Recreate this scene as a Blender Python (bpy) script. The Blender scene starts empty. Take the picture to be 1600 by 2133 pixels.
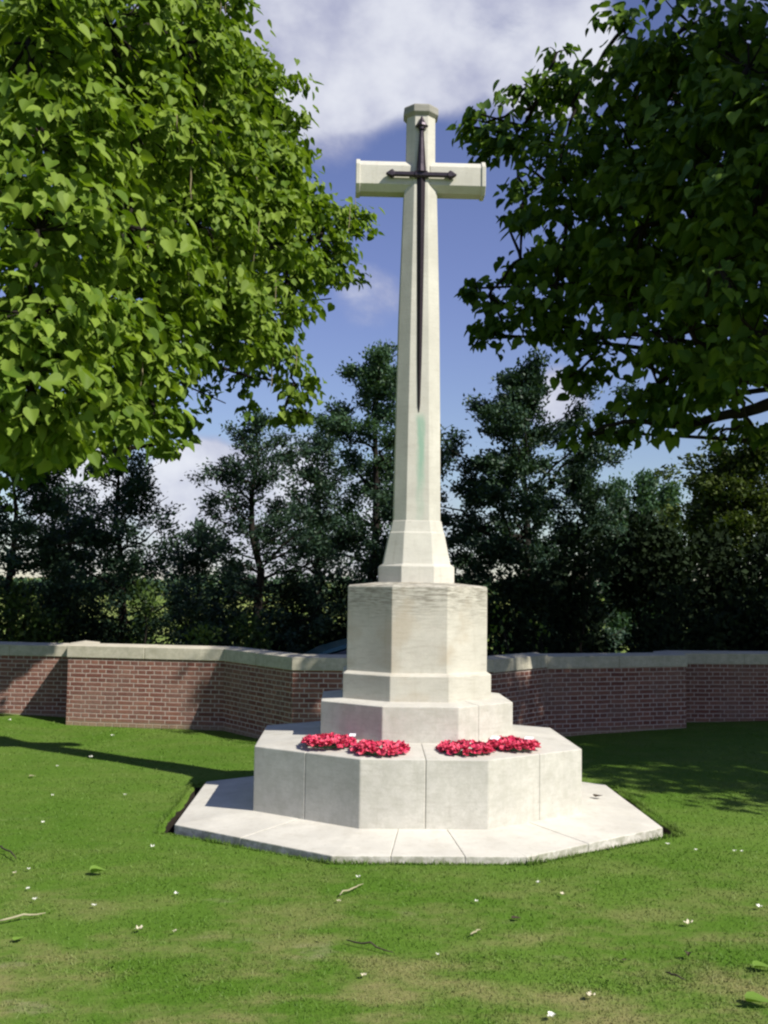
import bpy, math, random
import numpy as np
from mathutils import Vector, Matrix, noise
R = math.radians
rng = np.random.default_rng(7)
random.seed(7)
scene = bpy.context.scene
COL = scene.collection

# ------------------------------------------------------------------ camera
FPX, CX, CY, EYE = 2265.9, -0.5224, -8.2954, 1.65
PITCH, YAW, ROLL = 0.07256, 0.03306, -0.01348
fw = Vector((math.sin(YAW)*math.cos(PITCH), math.cos(YAW)*math.cos(PITCH), math.sin(PITCH)))
rt = Vector((math.cos(YAW), -math.sin(YAW), 0)); up = rt.cross(fw)
r2 = math.cos(ROLL)*rt - math.sin(ROLL)*up
u2 = math.sin(ROLL)*rt + math.cos(ROLL)*up
CAM = Vector((CX, CY, EYE))
cd = bpy.data.cameras.new('camera'); cam = bpy.data.objects.new('camera', cd); COL.objects.link(cam)
m3 = Matrix((r2, u2, -fw)).transposed()
cam.matrix_world = Matrix.Translation(CAM) @ m3.to_4x4()
cd.sensor_fit = 'VERTICAL'; cd.sensor_height = 24.0; cd.lens = FPX/2133.0*24.0
cd.clip_start = 0.05; cd.clip_end = 3000
scene.camera = cam

def ray(px, py): return fw + r2*((px-800)/FPX) - u2*((py-1066.5)/FPX)
def at(px, py, D): return CAM + ray(px, py)*D            # point seen at (px,py), D metres ahead
def onz(px, py, z=0.0):
    d = ray(px, py); return CAM + d*((z-EYE)/d.z)

# ------------------------------------------------------------------ world, sun, exposure
SUN_AZ, SUN_EL = 131.0, 43.5            # azimuth clockwise from +Y
sd = Vector((math.sin(R(SUN_AZ))*math.cos(R(SUN_EL)), math.cos(R(SUN_AZ))*math.cos(R(SUN_EL)), math.sin(R(SUN_EL))))
w = bpy.data.worlds.new('World'); scene.world = w; w.use_nodes = True
nt = w.node_tree; N = nt.nodes; L = nt.links; N.clear()

def nd(nt, typ, **k):
    n = nt.nodes.new(typ)
    for a, v in k.items():
        if a == 'inp':
            for i, x in v.items(): n.inputs[i].default_value = x
        else: setattr(n, a, v)
    return n
def mth(nt, op, a, b=None, clamp=False):
    n = nt.nodes.new('ShaderNodeMath'); n.operation = op; n.use_clamp = clamp
    for i, v in enumerate((a, b)):
        if v is None: continue
        if hasattr(v, 'is_linked') or hasattr(v, 'links'): nt.links.new(v, n.inputs[i])
        else: n.inputs[i].default_value = v
    return n.outputs[0]
def mrange(nt, v, a, b, c=0.0, d=1.0, smooth=True):
    n = nt.nodes.new('ShaderNodeMapRange'); n.interpolation_type = 'SMOOTHSTEP' if smooth else 'LINEAR'
    nt.links.new(v, n.inputs[0])
    for i, x in zip((1, 2, 3, 4), (a, b, c, d)): n.inputs[i].default_value = x
    return n.outputs[0]
def mixc(nt, f, a, b, blend='MIX'):
    n = nt.nodes.new('ShaderNodeMix'); n.data_type = 'RGBA'; n.blend_type = blend
    for i, v in ((0, f), (6, a), (7, b)):
        if hasattr(v, 'links'): nt.links.new(v, n.inputs[i])
        else: n.inputs[i].default_value = v if i == 0 else (tuple(v)+(1,))[:4]
    return n.outputs[2]
def noise_t(nt, vec, scale, detail=4, rough=.55, dist=0.0):
    n = nd(nt, 'ShaderNodeTexNoise'); n.inputs['Scale'].default_value = scale; n.inputs['Detail'].default_value = detail
    n.inputs['Roughness'].default_value = rough; n.inputs['Distortion'].default_value = dist
    if vec is not None: nt.links.new(vec, n.inputs['Vector'])
    return n.outputs['Fac']
def mapping(nt, vec, scale=(1,1,1), loc=(0,0,0), rot=(0,0,0)):
    n = nd(nt, 'ShaderNodeMapping'); n.inputs['Scale'].default_value = scale; n.inputs['Location'].default_value = loc
    n.inputs['Rotation'].default_value = rot; nt.links.new(vec, n.inputs['Vector']); return n.outputs[0]

sky = nd(nt, 'ShaderNodeTexSky'); sky.sky_type = 'NISHITA'; sky.sun_disc = False
sky.sun_elevation = R(SUN_EL); sky.sun_rotation = R(SUN_AZ)
sky.air_density = 1.0; sky.dust_density = 0.25; sky.ozone_density = 3.0
tc = nd(nt, 'ShaderNodeTexCoord'); dirv = tc.outputs['Generated']
n1 = noise_t(nt, mapping(nt, dirv, (1, 1, 1.5)), 6.5, 8, .60, .35)
n2 = noise_t(nt, mapping(nt, dirv, (1, 1, 1.3), (3, 1, 5)), 13.0, 5, .55)
bias = None
for px, py, deg, wt in ((600, 20, 7.5, .75), (830, 0, 5.4, .66), (740, 165, 2.4, .20), (1040, 40, 5.5, .48), (1165, 110, 3.2, .52), (980, 190, 2.6, .14),
                        (770, 632, 2.4, .38), (440, 985, 2.2, .6), (385, 1030, 2.4, .5), (600, 960, 2.6, .36), (150, 1010, 2.6, .5), (410, 715, 1.8, .5),
                        (1165, 830, 2.0, .55), (1370, 960, 3.0, .12), (300, 1200, 8, .34), (700, 1150, 6, .34), (1000, 1120, 6, .34), (0, 200, 8, .3), (1500, 300, 8, .25)):
    dv = ray(px, py).normalized()
    dp = nd(nt, 'ShaderNodeVectorMath', operation='DOT_PRODUCT'); L.new(dirv, dp.inputs[0]); dp.inputs[1].default_value = dv
    b = mrange(nt, dp.outputs['Value'], math.cos(R(deg*1.25)), math.cos(R(deg*.12)), 0, wt)
    bias = b if bias is None else mth(nt, 'ADD', bias, b)
bias = mth(nt, 'MINIMUM', bias, .72)
dens = mrange(nt, mth(nt, 'ADD', n1, bias), .73, 1.14)
shade = mrange(nt, mth(nt, 'ADD', n2, mth(nt, 'MULTIPLY', dens, .25)), .45, .95)
ccol = mixc(nt, shade, (3.9, 4.1, 5.7), (7.7, 7.9, 8.6))
dz = nd(nt, 'ShaderNodeSeparateXYZ'); L.new(dirv, dz.inputs[0])
skyc = mixc(nt, mrange(nt, dz.outputs[2], .03, .30, .15, 1.0), sky.outputs[0], (1.12, .92, 1.14), 'MULTIPLY')
skym = mixc(nt, mth(nt, 'MULTIPLY', dens, .93), skyc, ccol)
bg = nd(nt, 'ShaderNodeBackground'); bg.inputs['Strength'].default_value = 0.085
L.new(skym, bg.inputs[0]); wo = nd(nt, 'ShaderNodeOutputWorld'); L.new(bg.outputs[0], wo.inputs[0])

sl = bpy.data.lights.new('sun', 'SUN'); sl.energy = 5.0; sl.angle = R(0.55); sl.color = (1.0, .95, .86)
so = bpy.data.objects.new('sun', sl); COL.objects.link(so); so.rotation_euler = sd.to_track_quat('Z', 'Y').to_euler(); so.location = sd*40
vs = scene.view_settings; scene.display_settings.display_device = 'sRGB'
vs.view_transform = 'Standard'; vs.look = 'None'; vs.exposure = 0.32; vs.gamma = 1.0
scene.cycles.filter_width = 2.3
scene.cycles.max_bounces = 6; scene.cycles.transparent_max_bounces = 8

# ------------------------------------------------------------------ helpers
class MB:
    def __init__(s): s.v = []; s.f = []; s.uv = []
    def add(s, verts, faces, uvs=None):
        o = len(s.v); s.v += [tuple(p) for p in verts]; s.f += [tuple(i+o for i in f) for f in faces]
        s.uv += (uvs if uvs else [None]*len(faces))
    def loft(s, loops, cap=True):
        n = len(loops[0]); vs_ = [p for l in loops for p in l]; fs = []
        for k in range(len(loops)-1):
            for i in range(n):
                j = (i+1) % n; fs.append((k*n+i, k*n+j, (k+1)*n+j, (k+1)*n+i))
        if cap: fs.append(tuple(reversed(range(n)))); fs.append(tuple(range((len(loops)-1)*n, len(loops)*n)))
        s.add(vs_, fs)
    def tube(s, pts, rad, n=7, cap=True):
        pts = [Vector(p) for p in pts]; loops = []
        for i, p in enumerate(pts):
            d = (pts[min(i+1, len(pts)-1)]-pts[max(i-1, 0)]).normalized()
            a = d.orthogonal().normalized() if i == 0 else (a - d*a.dot(d)).normalized()
            b = d.cross(a)
            r_ = rad[i] if hasattr(rad, '__len__') else rad
            loops.append([p+(a*math.cos(t)+b*math.sin(t))*r_ for t in [2*math.pi*k/n for k in range(n)]])
        s.loft(loops, cap)
    def box(s, c, h, rot=None):
        vs_ = [Vector((x*h[0], y*h[1], z*h[2])) for x in (-1, 1) for y in (-1, 1) for z in (-1, 1)]
        if rot is not None: vs_ = [rot @ v for v in vs_]
        s.add([v+Vector(c) for v in vs_], [(0,1,3,2),(4,6,7,5),(0,4,5,1),(2,3,7,6),(0,2,6,4),(1,5,7,3)])
    def build(s, name, mat, parent=None, smooth=False, bevel=0, **tags):
        me = bpy.data.meshes.new(name); me.from_pydata(s.v, [], s.f); me.update()
        if any(u is not None for u in s.uv):
            lay = me.uv_layers.new(name='UVMap')
            for p in me.polygons:
                u = s.uv[p.index]
                if u:
                    for k, li in enumerate(p.loop_indices): lay.data[li].uv = u[k]
        return finish(me, name, mat, parent, smooth, bevel, **tags)
def finish(me, name, mat, parent=None, smooth=False, bevel=0, **tags):
    o = bpy.data.objects.new(name, me); COL.objects.link(o); me.materials.append(mat)
    if smooth: me.polygons.foreach_set('use_smooth', [True]*len(me.polygons))
    if parent: o.parent = parent; o.matrix_parent_inverse = Matrix.Translation(parent.location).inverted() @ Matrix.Identity(4) if parent.rotation_euler.z == 0 else parent.matrix_basis.inverted()
    if bevel:
        b = o.modifiers.new('bevel', 'BEVEL'); b.width = bevel; b.segments = 2; b.limit_method = 'ANGLE'; b.angle_limit = R(25)
    for k, v in tags.items(): o[k] = v
    return o
def np_mesh(name, verts, nper):      # verts (n*nper,3): n separate polygons of nper corners
    me = bpy.data.meshes.new(name); nv = len(verts); nf = nv//nper
    me.vertices.add(nv); me.vertices.foreach_set('co', np.ascontiguousarray(verts, dtype=np.float32).ravel())
    me.loops.add(nv); me.loops.foreach_set('vertex_index', np.arange(nv, dtype=np.int32))
    me.polygons.add(nf); me.polygons.foreach_set('loop_start', np.arange(0, nv, nper, dtype=np.int32))
    try: me.polygons.foreach_set('loop_total', np.full(nf, nper, dtype=np.int32))
    except Exception: pass
    me.update(calc_edges=True); return me
def thing(name, label, cat, loc=(0,0,0), group=None, rz=0.0):
    o = bpy.data.objects.new(name, None); COL.objects.link(o); o.location = loc; o.rotation_euler = (0,0,rz); o.empty_display_size = .2
    o['label'] = label; o['category'] = cat
    if group: o['group'] = group
    return o
def tag(o, label, cat, group=None):
    o['label'] = label; o['category'] = cat
    if group: o['group'] = group
    return o
def loc_part(o, parent):             # mesh is already in the thing's own coordinates
    o.parent = parent; o.matrix_parent_inverse = Matrix.Identity(4); return o
def mat(name):
    m = bpy.data.materials.new(name); m.use_nodes = True; t = m.node_tree
    return m, t, t.nodes['Principled BSDF']
def bump(t, h, p, strength, dist):
    b = nd(t, 'ShaderNodeBump'); b.inputs['Strength'].default_value = strength; b.inputs['Distance'].default_value = dist
    t.links.new(h, b.inputs['Height']); t.links.new(b.outputs[0], p.inputs['Normal'])

# ------------------------------------------------------------------ materials
def stone_mat(name, base, stain=0, copper=False, dirt=0.0, band=False):
    m, t, p = mat(name); co = nd(t, 'ShaderNodeTexCoord').outputs['Object']
    a = noise_t(t, co, 3.1, 6, .6); b = noise_t(t, mapping(t, co, (4, 4, 26)), 2.0, 5, .65); c = noise_t(t, co, 90, 3, .6)
    dk = tuple(x*.88 for x in base); br = tuple(min(1, x*1.06) for x in base)
    col = mixc(t, mrange(t, a, .3, .7), dk, br)
    col = mixc(t, mrange(t, b, .45, .8, 0, .35+.4*stain), col, tuple(x*k for x, k in zip(base, (.66, .63, .58))))
    col = mixc(t, mrange(t, c, .35, .75, 0, .20), col, tuple(x*.7 for x in base))
    st = noise_t(t, mapping(t, co, (13, 13, .9), (2, 5, 1)), 1.6, 4, .6)      # rain streaks
    col = mixc(t, mrange(t, st, .52, .78, 0, .30), col, tuple(x*k for x, k in zip(base, (.62, .60, .54))))
    # small pits and lichen specks
    sp = nd(t, 'ShaderNodeTexVoronoi', feature='F1'); sp.inputs['Scale'].default_value = 17; t.links.new(co, sp.inputs['Vector'])
    spm = mth(t, 'MULTIPLY', mrange(t, sp.outputs['Distance'], .10, .04), mrange(t, noise_t(t, co, 5.0, 3), .52, .62))
    col = mixc(t, mth(t, 'MULTIPLY', spm, .5), col, (.24, .23, .19))
    sx = nd(t, 'ShaderNodeSeparateXYZ'); t.links.new(co, sx.inputs[0])
    if band:       # weather-stained upper band of the pedestal and a yellowish patch
        z = mth(t, 'ADD', sx.outputs[2], mth(t, 'MULTIPLY', mth(t, 'SUBTRACT', noise_t(t, co, 6, 4), .5), .28))
        f = mth(t, 'MULTIPLY', mrange(t, z, 1.36, 1.66, 0, 1), mrange(t, noise_t(t, mapping(t, co, (5, 5, 45)), 2.2, 5, .7), .36, .66))
        col = mixc(t, mth(t, 'MULTIPLY', f, .85), col, (.17, .155, .12))
        f2 = mth(t, 'MULTIPLY', mrange(t, noise_t(t, mapping(t, co, (1, 1, 1), (1.7, .4, .2)), 3.6, 3), .5, .72), .4)
        col = mixc(t, f2, col, (.40, .32, .21))
    if copper:     # verdigris run-off below the sword
        xx = mth(t, 'ADD', sx.outputs[0], mth(t, 'MULTIPLY', mth(t, 'SUBTRACT', noise_t(t, mapping(t, co, (3, 3, 2)), 3, 3), .5), .05))
        f = mth(t, 'MULTIPLY', mrange(t, mth(t, 'ABSOLUTE', mth(t, 'SUBTRACT', xx, .016)), .046, .008), mrange(t, sx.outputs[1], -.10, -.12))
        f = mth(t, 'MULTIPLY', f, mth(t, 'MULTIPLY', mrange(t, sx.outputs[2], 2.02, 2.75, .12, 1), mrange(t, sx.outputs[2], 3.02, 2.93)))
        f = mth(t, 'MULTIPLY', f, mrange(t, noise_t(t, mapping(t, co, (14, 14, 2.2)), 2.5, 4), .25, .65, .45, 1))
        col = mixc(t, mth(t, 'MULTIPLY', f, .74), col, (.19, .39, .28))
    if dirt:
        geo = nd(t, 'ShaderNodeNewGeometry'); gz = nd(t, 'ShaderNodeSeparateXYZ'); t.links.new(geo.outputs['Normal'], gz.inputs[0])
        f = mth(t, 'MULTIPLY', mrange(t, mth(t, 'ABSOLUTE', gz.outputs[2]), .6, .3), mrange(t, noise_t(t, co, 14, 4, .7), .36, .62))
        col = mixc(t, mth(t, 'MULTIPLY', f, dirt), col, (.16, .17, .09))
    t.links.new(col, p.inputs['Base Color']); p.inputs['Roughness'].default_value = .9; p.inputs['Specular IOR Level'].default_value = .25
    h = mth(t, 'ADD', mth(t, 'MULTIPLY', c, .5), mth(t, 'MULTIPLY', a, .5)); bump(t, h, p, .35, .006)
    return m
STONE = (.585, .565, .49)
M_stone = stone_mat('portland_stone', STONE)
M_step = stone_mat('step_stone', (.575, .555, .49), .12, dirt=.15)
M_slab = stone_mat('slab_stone', (.63, .605, .53), .1, dirt=.6)
M_ped = stone_mat('pedestal_stone', (.565, .54, .46), .5, band=True)
M_shaft = stone_mat('shaft_stone', STONE, 0, copper=True)
M_cap = stone_mat('weathered_cap_stone', (.33, .32, .28), .8)
M_coping = stone_mat('coping_stone', (.56, .52, .415), .5, dirt=.25)

def simple(name, c, rough=.6, metal=0.0, var=.25, scale=30, bmp=0, spec=.4):
    m, t, p = mat(name); co = nd(t, 'ShaderNodeTexCoord').outputs['Object']
    a = noise_t(t, co, scale, 4)
    t.links.new(mixc(t, a, tuple(x*(1-var) for x in c), tuple(min(1, x*(1+var)) for x in c)), p.inputs['Base Color'])
    p.inputs['Roughness'].default_value = rough; p.inputs['Metallic'].default_value = metal; p.inputs['Specular IOR Level'].default_value = spec
    if bmp: bump(t, a, p, bmp, .01)
    return m
M_bronze = simple('dark_bronze', (.045, .035, .045), .42, .55, .3, 20, .15)
M_soil = simple('soil', (.026, .021, .016), .95, 0, .5, 25, .8, .1)
M_bark = simple('bark', (.022, .018, .015), .9, 0, .45, 12, .6, .15)
M_pod = simple('seed_pod', (.24, .20, .11), .7)
M_twig = simple('dry_twig', (.06, .045, .03), .8)
M_drypod = simple('dry_pod', (.36, .33, .20), .7)
M_petal = simple('white_petal', (.80, .80, .70), .6, 0, .06, 60)
M_petal2 = simple('cream_petal', (.62, .56, .40), .7, 0, .1, 60)
M_brown = simple('brown_leaf', (.05, .035, .02), .7, 0, .3, 30)
M_card = simple('white_card', (.82, .82, .84), .6, 0, .03, 20)
M_wire = simple('wreath_backing', (.03, .07, .03), .7)
M_carpaint = simple('teal_paint', (.045, .13, .13), .28, 0, .05, 5, 0, .6)
M_glass = simple('dark_glass', (.012, .018, .018), .08, 0, .1, 3, 0, .6)
M_tyre = simple('rubber', (.02, .02, .02), .8)
M_rim = simple('alloy', (.4, .4, .42), .35, .8)
M_lamp = simple('lamp_lens', (.5, .08, .06), .2)

def leaf_mat(name, c1, c2, trans=.35, rough=.45, spec=.35, obj_scale=.35):
    m = bpy.data.materials.new(name); m.use_nodes = True; t = m.node_tree; t.nodes.clear()
    geo = nd(t, 'ShaderNodeNewGeometry'); co = nd(t, 'ShaderNodeTexCoord').outputs['Object']
    f = mth(t, 'ADD', mth(t, 'MULTIPLY', geo.outputs['Random Per Island'], .6), mth(t, 'MULTIPLY', noise_t(t, co, obj_scale, 3), .4))
    col = mixc(t, mrange(t, f, .2, .8), c1, c2)
    p = nd(t, 'ShaderNodeBsdfPrincipled'); t.links.new(col, p.inputs['Base Color'])
    p.inputs['Roughness'].default_value = rough; p.inputs['Specular IOR Level'].default_value = spec
    tr = nd(t, 'ShaderNodeBsdfTranslucent'); t.links.new(mixc(t, 1.0, col, (1.25, 1.35, .45), 'MULTIPLY'), tr.inputs[0])
    mx = nd(t, 'ShaderNodeMixShader'); mx.inputs[0].default_value = trans
    t.links.new(p.outputs[0], mx.inputs[1]); t.links.new(tr.outputs[0], mx.inputs[2])
    o = nd(t, 'ShaderNodeOutputMaterial'); t.links.new(mx.outputs[0], o.inputs[0]); return m
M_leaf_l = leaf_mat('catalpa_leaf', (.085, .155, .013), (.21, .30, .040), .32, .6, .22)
M_leaf_r = leaf_mat('catalpa_leaf_shady', (.042, .092, .012), (.13, .21, .025), .28, .6, .15)  # same catalpa leaf toned darker, the crown's shade put into the colour
M_leaf_dark = leaf_mat('dark_leaf', (.020, .046, .032), (.050, .092, .048), .18, .5, .3, .6)
M_leaf_mid = leaf_mat('mid_leaf', (.038, .078, .045), (.072, .135, .065), .25, .5, .3, .6)
M_leaf_round = leaf_mat('olive_leaf', (.035, .055, .014), (.085, .115, .022), .22, .55, .2, .4)
M_leaf_pop = leaf_mat('poplar_leaf', (.04, .085, .045), (.075, .14, .07), .3, .5, .25, .4)
M_leaf_ivy = leaf_mat('bush_leaf', (.022, .045, .012), (.075, .125, .022), .25, .5, .25, .9)
M_leaf_bright = leaf_mat('bright_bush_leaf', (.07, .13, .02), (.16, .23, .04), .3, .5, .25, .9)
M_leaf_deepshade = leaf_mat('shaded_hedge_leaf', (.010, .018, .010), (.024, .038, .017), .1, .8, .05, .9)  # deep shade of the thicket painted into the leaf colour
M_leaf_fallen = leaf_mat('fallen_leaf', (.12, .23, .03), (.2, .32, .05), .2)

def poppy_mat():
    m, t, p = mat('poppy_paper'); geo = nd(t, 'ShaderNodeNewGeometry')
    col = mixc(t, geo.outputs['Random Per Island'], (.52, .03, .09), (.86, .15, .22))
    t.links.new(col, p.inputs['Base Color']); p.inputs['Roughness'].default_value = .9; p.inputs['Specular IOR Level'].default_value = .05; return m
M_poppy = poppy_mat()

def brick_mat():
    m, t, p = mat('red_brick'); uv = nd(t, 'ShaderNodeUVMap').outputs[0]; co = nd(t, 'ShaderNodeTexCoord').outputs['Object']
    wob = nd(t, 'ShaderNodeVectorMath', operation='ADD'); L_ = t.links
    nn = nd(t, 'ShaderNodeTexNoise'); nn.inputs['Scale'].default_value = 6; L_.new(uv, nn.inputs['Vector'])
    sc = nd(t, 'ShaderNodeVectorMath', operation='SCALE'); L_.new(nn.outputs['Color'], sc.inputs[0]); sc.inputs['Scale'].default_value = .012
    L_.new(uv, wob.inputs[0]); L_.new(sc.outputs[0], wob.inputs[1])
    b = nd(t, 'ShaderNodeTexBrick'); L_.new(wob.outputs[0], b.inputs['Vector'])
    b.inputs['Scale'].default_value = 1; b.inputs['Brick Width'].default_value = .20; b.inputs['Row Height'].default_value = .0525
    b.inputs['Mortar Size'].default_value = .0078; b.inputs['Mortar Smooth'].default_value = .7; b.inputs['Bias'].default_value = -.1
    b.inputs['Color1'].default_value = (.165, .060, .045, 1); b.inputs['Color2'].default_value = (.28, .125, .088, 1); b.inputs['Mortar'].default_value = (.56, .47, .41, 1)
    b.offset = .5; b.squash = .5; b.squash_frequency = 2; b.offset_frequency = 2
    col = mixc(t, mrange(t, noise_t(t, co, 2.2, 5, .7), .35, .75, 0, .55), b.outputs['Color'], (.27, .19, .155))
    col = mixc(t, mrange(t, noise_t(t, co, 30, 3), .45, .8, 0, .4), col, (.10, .055, .045))
    sx = nd(t, 'ShaderNodeSeparateXYZ'); t.links.new(uv, sx.inputs[0])
    z = mth(t, 'ADD', sx.outputs[1], mth(t, 'MULTIPLY', noise_t(t, co, 3, 3), .10))
    col = mixc(t, mrange(t, z, .16, .05, 0, .7), col, (.34, .27, .17))     # splashed earth at the foot
    L_.new(col, p.inputs['Base Color']); p.inputs['Roughness'].default_value = .92; p.inputs['Specular IOR Level'].default_value = .2
    bump(t, mth(t, 'ADD', mth(t, 'SUBTRACT', 1.0, b.outputs['Fac']), mth(t, 'MULTIPLY', noise_t(t, co, 60, 3), .4)), p, .6, .008)
    return m
M_brick = brick_mat()

def grass_cols(t, co):
    big = noise_t(t, co, .55, 4, .6); med = noise_t(t, mapping(t, co, (1, 1.6, 1), (4, 2, 0)), 1.7, 5, .65); fine = noise_t(t, co, 14, 4, .7)
    col = mixc(t, mrange(t, big, .35, .68), (.075, .155, .014), (.102, .180, .024))
    sy = nd(t, 'ShaderNodeSeparateXYZ'); t.links.new(co, sy.inputs[0])
    near = mrange(t, sy.outputs[1], -1.0, -4.8, .15, 1.0)        # the turf is drier and more worn towards the path end
    dry = mth(t, 'MULTIPLY', mrange(t, med, .40, .68), near)
    col = mixc(t, mth(t, 'MULTIPLY', dry, .85), col, (.27, .225, .105))
    bare = mth(t, 'MULTIPLY', mrange(t, noise_t(t, mapping(t, co, (1, 1.5, 1), (9, 3, 0)), 1.35, 4, .7), .60, .74), near)
    col = mixc(t, mth(t, 'MULTIPLY', bare, .6), col, (.36, .28, .20))
    return mixc(t, mrange(t, fine, .35, .8, 0, .22), col, (.055, .115, .014)), fine
def ground_mat():
    m, t, p = mat('turf'); co = nd(t, 'ShaderNodeTexCoord').outputs['Object']
    col, fine = grass_cols(t, co)
    sy = nd(t, 'ShaderNodeSeparateXYZ'); t.links.new(co, sy.inputs[0])
    fld = mixc(t, mrange(t, noise_t(t, co, .12, 4), .35, .65), (.13, .19, .035), (.23, .26, .075))
    col = mixc(t, mrange(t, sy.outputs[1], 14, 20), col, fld)
    t.links.new(col, p.inputs['Base Color']); p.inputs['Roughness'].default_value = .95; p.inputs['Specular IOR Level'].default_value = .1
    bump(t, fine, p, .45, .03); return m
def blade_mat():
    m = bpy.data.materials.new('grass_blade'); m.use_nodes = True; t = m.node_tree; p = t.nodes['Principled BSDF']
    co = nd(t, 'ShaderNodeTexCoord').outputs['Object']; col, fine = grass_cols(t, co)
    geo = nd(t, 'ShaderNodeNewGeometry')
    col = mixc(t, mth(t, 'MULTIPLY', geo.outputs['Random Per Island'], .2), col, (.16, .245, .04))
    t.links.new(col, p.inputs['Base Color']); p.inputs['Roughness'].default_value = .6; p.inputs['Specular IOR Level'].default_value = .2
    return m
M_turf = ground_mat(); M_blade = blade_mat()

# ------------------------------------------------------------------ ground
def oct_(W, a, D, b, z): return [Vector(q+(z,)) for q in ((-a,-D),(a,-D),(W,-b),(W,b),(a,D),(-a,D),(-W,b),(-W,-b))]
WALL = [(-9.5, 6.3), (-3.98, 5.62), (-3.86, 4.98), (-1.95, 4.62), (-1.08, 3.24), (1.04, 3.30), (1.79, 4.24), (3.62, 4.90), (3.75, 5.50), (9.5, 6.1)]
def wall_y(x):
    for (x0, y0), (x1, y1) in zip(WALL, WALL[1:]):
        if x0 <= x <= x1: return y0+(y1-y0)*(x-x0)/(x1-x0)
    return WALL[0][1] if x < 0 else WALL[-1][1]
def ground_h(x, y):
    d = math.hypot(x, y)
    s = lambda a, b, v: (lambda q: q*q*(3-2*q))(min(1, max(0, (v-a)/(b-a))))
    h = .055*s(1.2, 4.5, x)*s(1.5, 5, y) + .04*s(-2.8, -4.6, x)*s(3, 6, y)
    h += .026*(1-s(2.2, 5, d))
    if d > 2.2: h += (noise.noise((x*.9, y*.9, 3.1))*.022 + noise.noise((x*3.3, y*3.3, 1.1))*.006)*s(2.2, 3.4, d)
    wy = wall_y(x)+.35
    h -= .50*s(wy, wy+2.2, y)
    if y > 60: h += (y-60)*.012*s(60, 120, y) + noise.noise((x*.01, y*.01, 0))*1.5*s(60, 150, y)
    return h
HOLE = oct_(1.653+.09, .588+.012, 1.657+.012, .822+.03, 0)
def hole_pt(t):
    i = int(t) % 8; f = t-int(t); return HOLE[i].lerp(HOLE[(i+1) % 8], f)
NT = 8*36; rad = [0, .012, .05, .12, .25] + list(np.cumsum(np.geomspace(.16, 60, 58))+.25)
mb = MB(); vs_ = []
for k, q in enumerate(rad):
    for i in range(NT):
        p = hole_pt(i/36.0); dr = p.normalized()
        ang = dr
        if p.y > -1.6 and k < 4: p = p + dr*(noise.noise((p.x*4, p.y*4, 7.7))*.03 + noise.noise((p.x*13, p.y*13, 2.7))*.016 - .012)
        pt = p + dr*q; z = ground_h(pt.x, pt.y) + (.0 if k else -.012)
        vs_.append((pt.x, pt.y, z))
fs = [(k*NT+i, k*NT+(i+1) % NT, (k+1)*NT+(i+1) % NT, (k+1)*NT+i) for k in range(len(rad)-1) for i in range(NT)]
base = len(vs_)
vs_ += [(v[0]*.995, v[1]*.995, -.17) for v in vs_[:NT]]
fs += [(base+i, base+(i+1) % NT, (i+1) % NT, i) for i in range(NT)]
mb.add(vs_, fs); go_ = mb.build('ground', M_turf, smooth=True, kind='structure'); go_.data.materials.append(M_soil)
for f_ in go_.data.polygons[-NT:]: f_.material_index = 1
mb = MB(); mb.add([(p.x*1.02, p.y*1.02, -.15) for p in HOLE], [tuple(range(8))]); mb.build('soil_trench', M_soil, kind='structure')

# grass blades on the part of the lawn near enough to read as blades
def inside_oct(x, y, W, a, D, b):
    ax, ay = np.abs(x), np.abs(y)
    return (ax < W) & (ay < D) & ((ax-a)*(D-b) + (ay-D)*(W-a) < 0)
def grass():
    V = []
    cuts = [(3.3, 5.0, 9000), (5.0, 7.0, 4200), (7.0, 9.5, 2200), (9.5, 13.6, 1100)]
    for d0, d1, den in cuts:
        half = lambda d: d*.375+.25
        area = (half(d0)+half(d1))*(d1-d0); n = int(area*den)
        D = rng.uniform(d0, d1, n); X = rng.uniform(-1, 1, n)*half(d1)
        X = X - .52 + .033*D; Y = D + CY
        k = ~inside_oct(X, Y, 1.653+.087, .588+.012, 1.657+.006, .822+.03)
        wy = np.array([wall_y(a) for a in X]); k &= Y < wy-.02
        X, Y, D = X[k], Y[k], D[k]; n = len(X)
        Z = np.array([ground_h(a, b) for a, b in zip(X, Y)])
        az = rng.uniform(0, 2*np.pi, n); h = rng.gamma(5, .0019, n)+.004
        wd = .0016+.00042*D; lean = rng.normal(0, .55, (n, 2))
        P = np.stack([X, Y, Z-.004], 1); side = np.stack([np.cos(az), np.sin(az), np.zeros(n)], 1)*wd[:, None]
        tip = P + np.stack([lean[:, 0]*h, lean[:, 1]*h, h], 1)
        V.append(np.stack([P-side, P+side, tip], 1).reshape(-1, 3))
    n = 9000; tt = rng.uniform(0, 8, n); P = []      # longer, unmown blades where the turf meets the slab
    for q in tt:
        p = hole_pt(q); dr = p.normalized(); e = abs(rng.normal(0, .014))+(.004 if p.y < -.9 else .03)
        p = p+dr*e; clump_ = .5+.9*max(0, noise.noise((p.x*5, p.y*5, 4.4))+.35); P.append((p.x, p.y, ground_h(p.x, p.y)-.004, clump_))
    P = np.array(P); h = rng.gamma(6, .0036, n)*P[:, 3]+.004; az = rng.uniform(0, 2*np.pi, n)
    side = np.stack([np.cos(az), np.sin(az), np.zeros(n)], 1)*.0035; lean = rng.normal(0, .4, (n, 2)); B = P[:, :3]
    V.append(np.stack([B-side, B+side, B+np.stack([lean[:, 0]*h, lean[:, 1]*h, h], 1)], 1).reshape(-1, 3))
    return np_mesh('grass', np.concatenate(V), 3)
finish(grass(), 'grass', M_blade, kind='stuff')

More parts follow.
